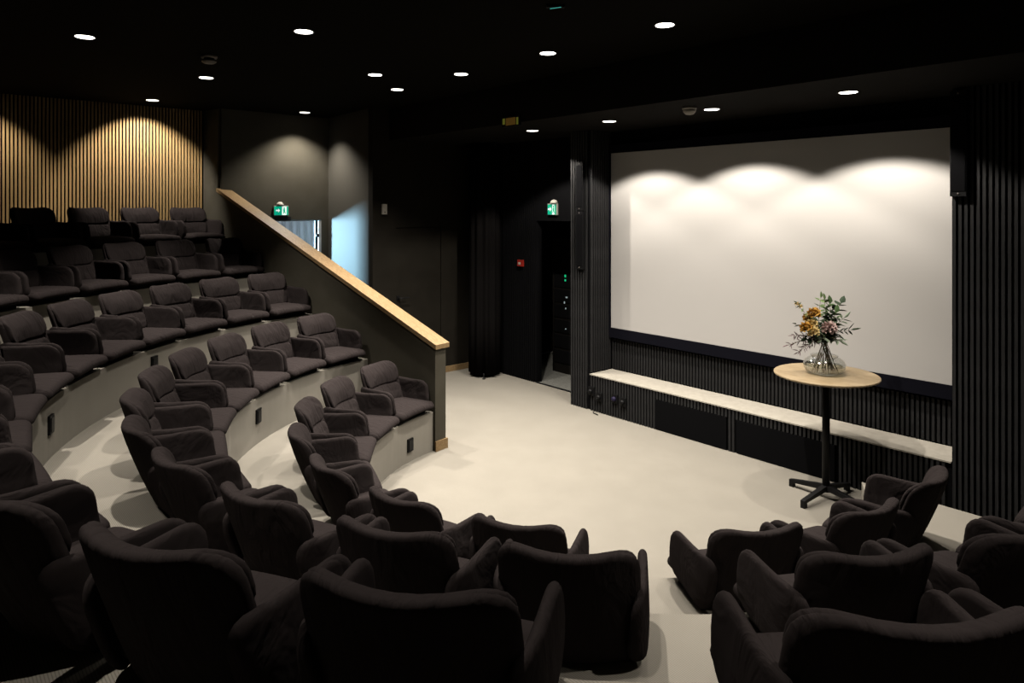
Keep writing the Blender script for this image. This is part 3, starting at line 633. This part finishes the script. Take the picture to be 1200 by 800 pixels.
# detectors
q = on_z(808, 125.5, H_SOF); t = thing('smoke_detector', 'small white domed detector on the soffit in front of the screen', 'detector', (q.x, q.y, H_SOF))
s = MB(); s.lathe([(0.064, 0.0), (0.066, -0.018), (0.06, -0.024)], 24); s.build('base', M['white_plastic'], t, True)
s = MB(); s.lathe([(0.06, -0.024), (0.056, -0.045), (0.036, -0.066), (0.0, -0.074)], 24); s.build('dome', M['white_plastic'], t, True)
q = on_z(245, 65, H_CEIL); t = thing('smoke_detector', 'ringed grey smoke detector hanging from the black ceiling', 'detector', (q.x, q.y, H_CEIL))
s = MB(); s.lathe([(0.068, 0.0), (0.07, -0.02), (0.064, -0.026)], 24); s.build('base', M['grey_plastic'], t, True)
s = MB(); s.lathe([(0.045, -0.026), (0.045, -0.05)], 24); s.build('chamber', M['black_plastic'], t, True)
s = MB(); s.lathe([(0.06, -0.046), (0.062, -0.058), (0.045, -0.070), (0.0, -0.074)], 24); s.build('cap', M['grey_plastic'], t, True)
q = on_z(651, 6, H_CEIL); t = thing('glint_case', 'slim black made-up ceiling case with a glowing teal glint', 'sensor', (q.x, q.y, H_CEIL), math.atan2(RGT.y, RGT.x))  # teal glint drawn as a glowing strip on a made-up case
s = MB(); s.box(-0.06, 0.06, -0.02, 0.02, -0.018, 0); s.build('case', M['black_plastic'], t); s = MB(); s.box(-0.04, 0.04, -0.004, 0.004, -0.020, -0.018); o = s.build('light_or_glint', M['teal_glint'], t); o.rotation_euler = (0, 0, -0.5)
# dim amber display on the soffit front
q = on_y(600.5, 142.5, V_SOF); t = thing('led_display', 'small dim amber display at the front of the soffit', 'display', (q.x, V_SOF, q.z))
s = MB(); s.box(-0.15, 0.15, -0.03, 0, -0.055, 0.055); s.build('case', M['black_plastic'], t)
s = MB(); s.box(-0.075, 0.085, -0.032, -0.03, -0.04, 0.04); s.build('amber_field', M['led_amber'], t)
s = MB(); s.box(-0.13, -0.09, -0.032, -0.03, -0.025, 0.04); s.build('olive_field', M['led_olive'], t); s = MB(); s.box(0.10, 0.13, -0.032, -0.03, -0.042, 0.035); s.build('olive_field', M['led_olive'], t)
# column loudspeakers on the piers
def column_speaker(u, v, z0, z1, label):
    t = thing('column_speaker', label, 'speaker', (u, v, z0), 0, 'slim column loudspeakers beside the screen'); hgt = z1 - z0
    o = MB(); o.box(-0.055, 0.055, -0.035, 0, 0, hgt); o.build('cabinet', M['black_plastic'], t)
    o = MB(); o.box(-0.047, 0.047, -0.039, -0.035, 0.04, hgt - 0.04); o.build('grille', M['felt'], t)
    for z in (0.02, hgt - 0.02):
        o = MB(); o.lathe([(0.0, 0.0), (0.008, 0.0), (0.006, 0.004), (0.0, 0.005)], 10); b = o.build('screw', M['grey_plastic'], t, True, (0.0, -0.035, z)); b.rotation_euler = (math.pi / 2, 0, 0)
zt = on_y(679, 190, V_BEN).z; zm = on_y(679, 247, V_BEN).z; zb = on_y(679, 315, V_BEN).z; uc = on_y(681.0, 250, V_BEN).x
column_speaker(uc, V_BEN, zm + 0.006, zt, 'upper slim black column loudspeaker on the slatted pier')
column_speaker(uc, V_BEN, zb, zm - 0.006, 'lower slim black column loudspeaker on the slatted pier')
q = on_y(1121, 104, V_BEN); column_speaker(q.x + 0.02, V_BEN, on_y(1121, 230, V_BEN).z, min(q.z, H_SOF) - 0.02, 'slim black column loudspeaker on the pier behind the bar table')
# rack of equipment in the dark room
t = thing('equipment_rack', 'tall black equipment rack with green status lights in the dark room', 'rack', (-7.12, 7.2, -0.004))
s = MB(); s.box(-0.30, 0.30, 0, 0.6, 0, 1.95); s.build('cabinet', M['black_paint'], t)
units = []
for i in range(8): s = MB(); s.box(-0.25, 0.25, -0.012, 0, 0.15 + 0.22 * i, 0.33 + 0.22 * i); units.append(s.build('rack_unit', M['black_plastic'], t))
def led(px, py, wd_, ht, m):
    q = on_y(px, py, 7.185); s = MB(); s.box(-wd_ / 2, wd_ / 2, -0.006, 0.004, -ht / 2, ht / 2); s.build('light_or_glint', m, units[min(7, max(0, int((q.z - 0.13) / 0.22)))], False, (q.x + 7.12, q.y - 7.2, q.z))
led(662.5, 323, 0.022, 0.035, M['led_green']); led(662.5, 328, 0.022, 0.028, M['led_green']); led(664, 348, 0.03, 0.02, M['led_white']); led(661.5, 354, 0.014, 0.03, M['led_white']); led(663, 361, 0.012, 0.022, M['led_white']); led(663, 385, 0.014, 0.014, M['led_white'])
# gathered curtain in the corner
cc = Vector((-7.86, 6.27)); mb = MB(); n = 120; V = []; Fc = []
for i in range(n):
    a = 2 * math.pi * i / n; r = 0.212 + 0.018 * math.cos(11 * a) + 0.007 * math.cos(5 * a + 1)
    for z, s_ in ((0.045, 1.03), (0.8, 1.0), (2.0, 0.99), (H_SOF - 0.05, 0.97)): V.append((cc.x + r * s_ * math.cos(a), cc.y + r * s_ * math.sin(a), z))
for i in range(n):
    j = (i + 1) % n
    for k in range(3): Fc.append((i * 4 + k, j * 4 + k, j * 4 + k + 1, i * 4 + k + 1))
Fc.append(tuple(i * 4 for i in range(n))); Fc.append(tuple(i * 4 + 3 for i in range(n))[::-1])
t = thing('stage_curtain', 'gathered black stage curtain hanging in the corner before the equipment room', 'curtain', (cc.x, cc.y, 0.045))
o = link('drape', mesh('drape', [(x - cc.x, y - cc.y, z - 0.045) for x, y, z in V], Fc, M['curtain'], True), t)
s = MB(); s.box(-0.45, 0.25, -0.02, 0.02, H_SOF - 0.05 - 0.045, H_SOF - 0.045); s.build('track', M['black_metal'], t)
q = on_z(567, 444, 0.0); t = thing('door_stop', 'small black floor stop standing at the foot of the curtain', 'door stop', tuple(q))
s = MB(); s.lathe([(0.026, 0), (0.024, 0.006), (0.010, 0.012), (0.009, 0.06), (0.012, 0.075), (0.0, 0.078)], 16); s.build('post', M['black_metal'], t, True)
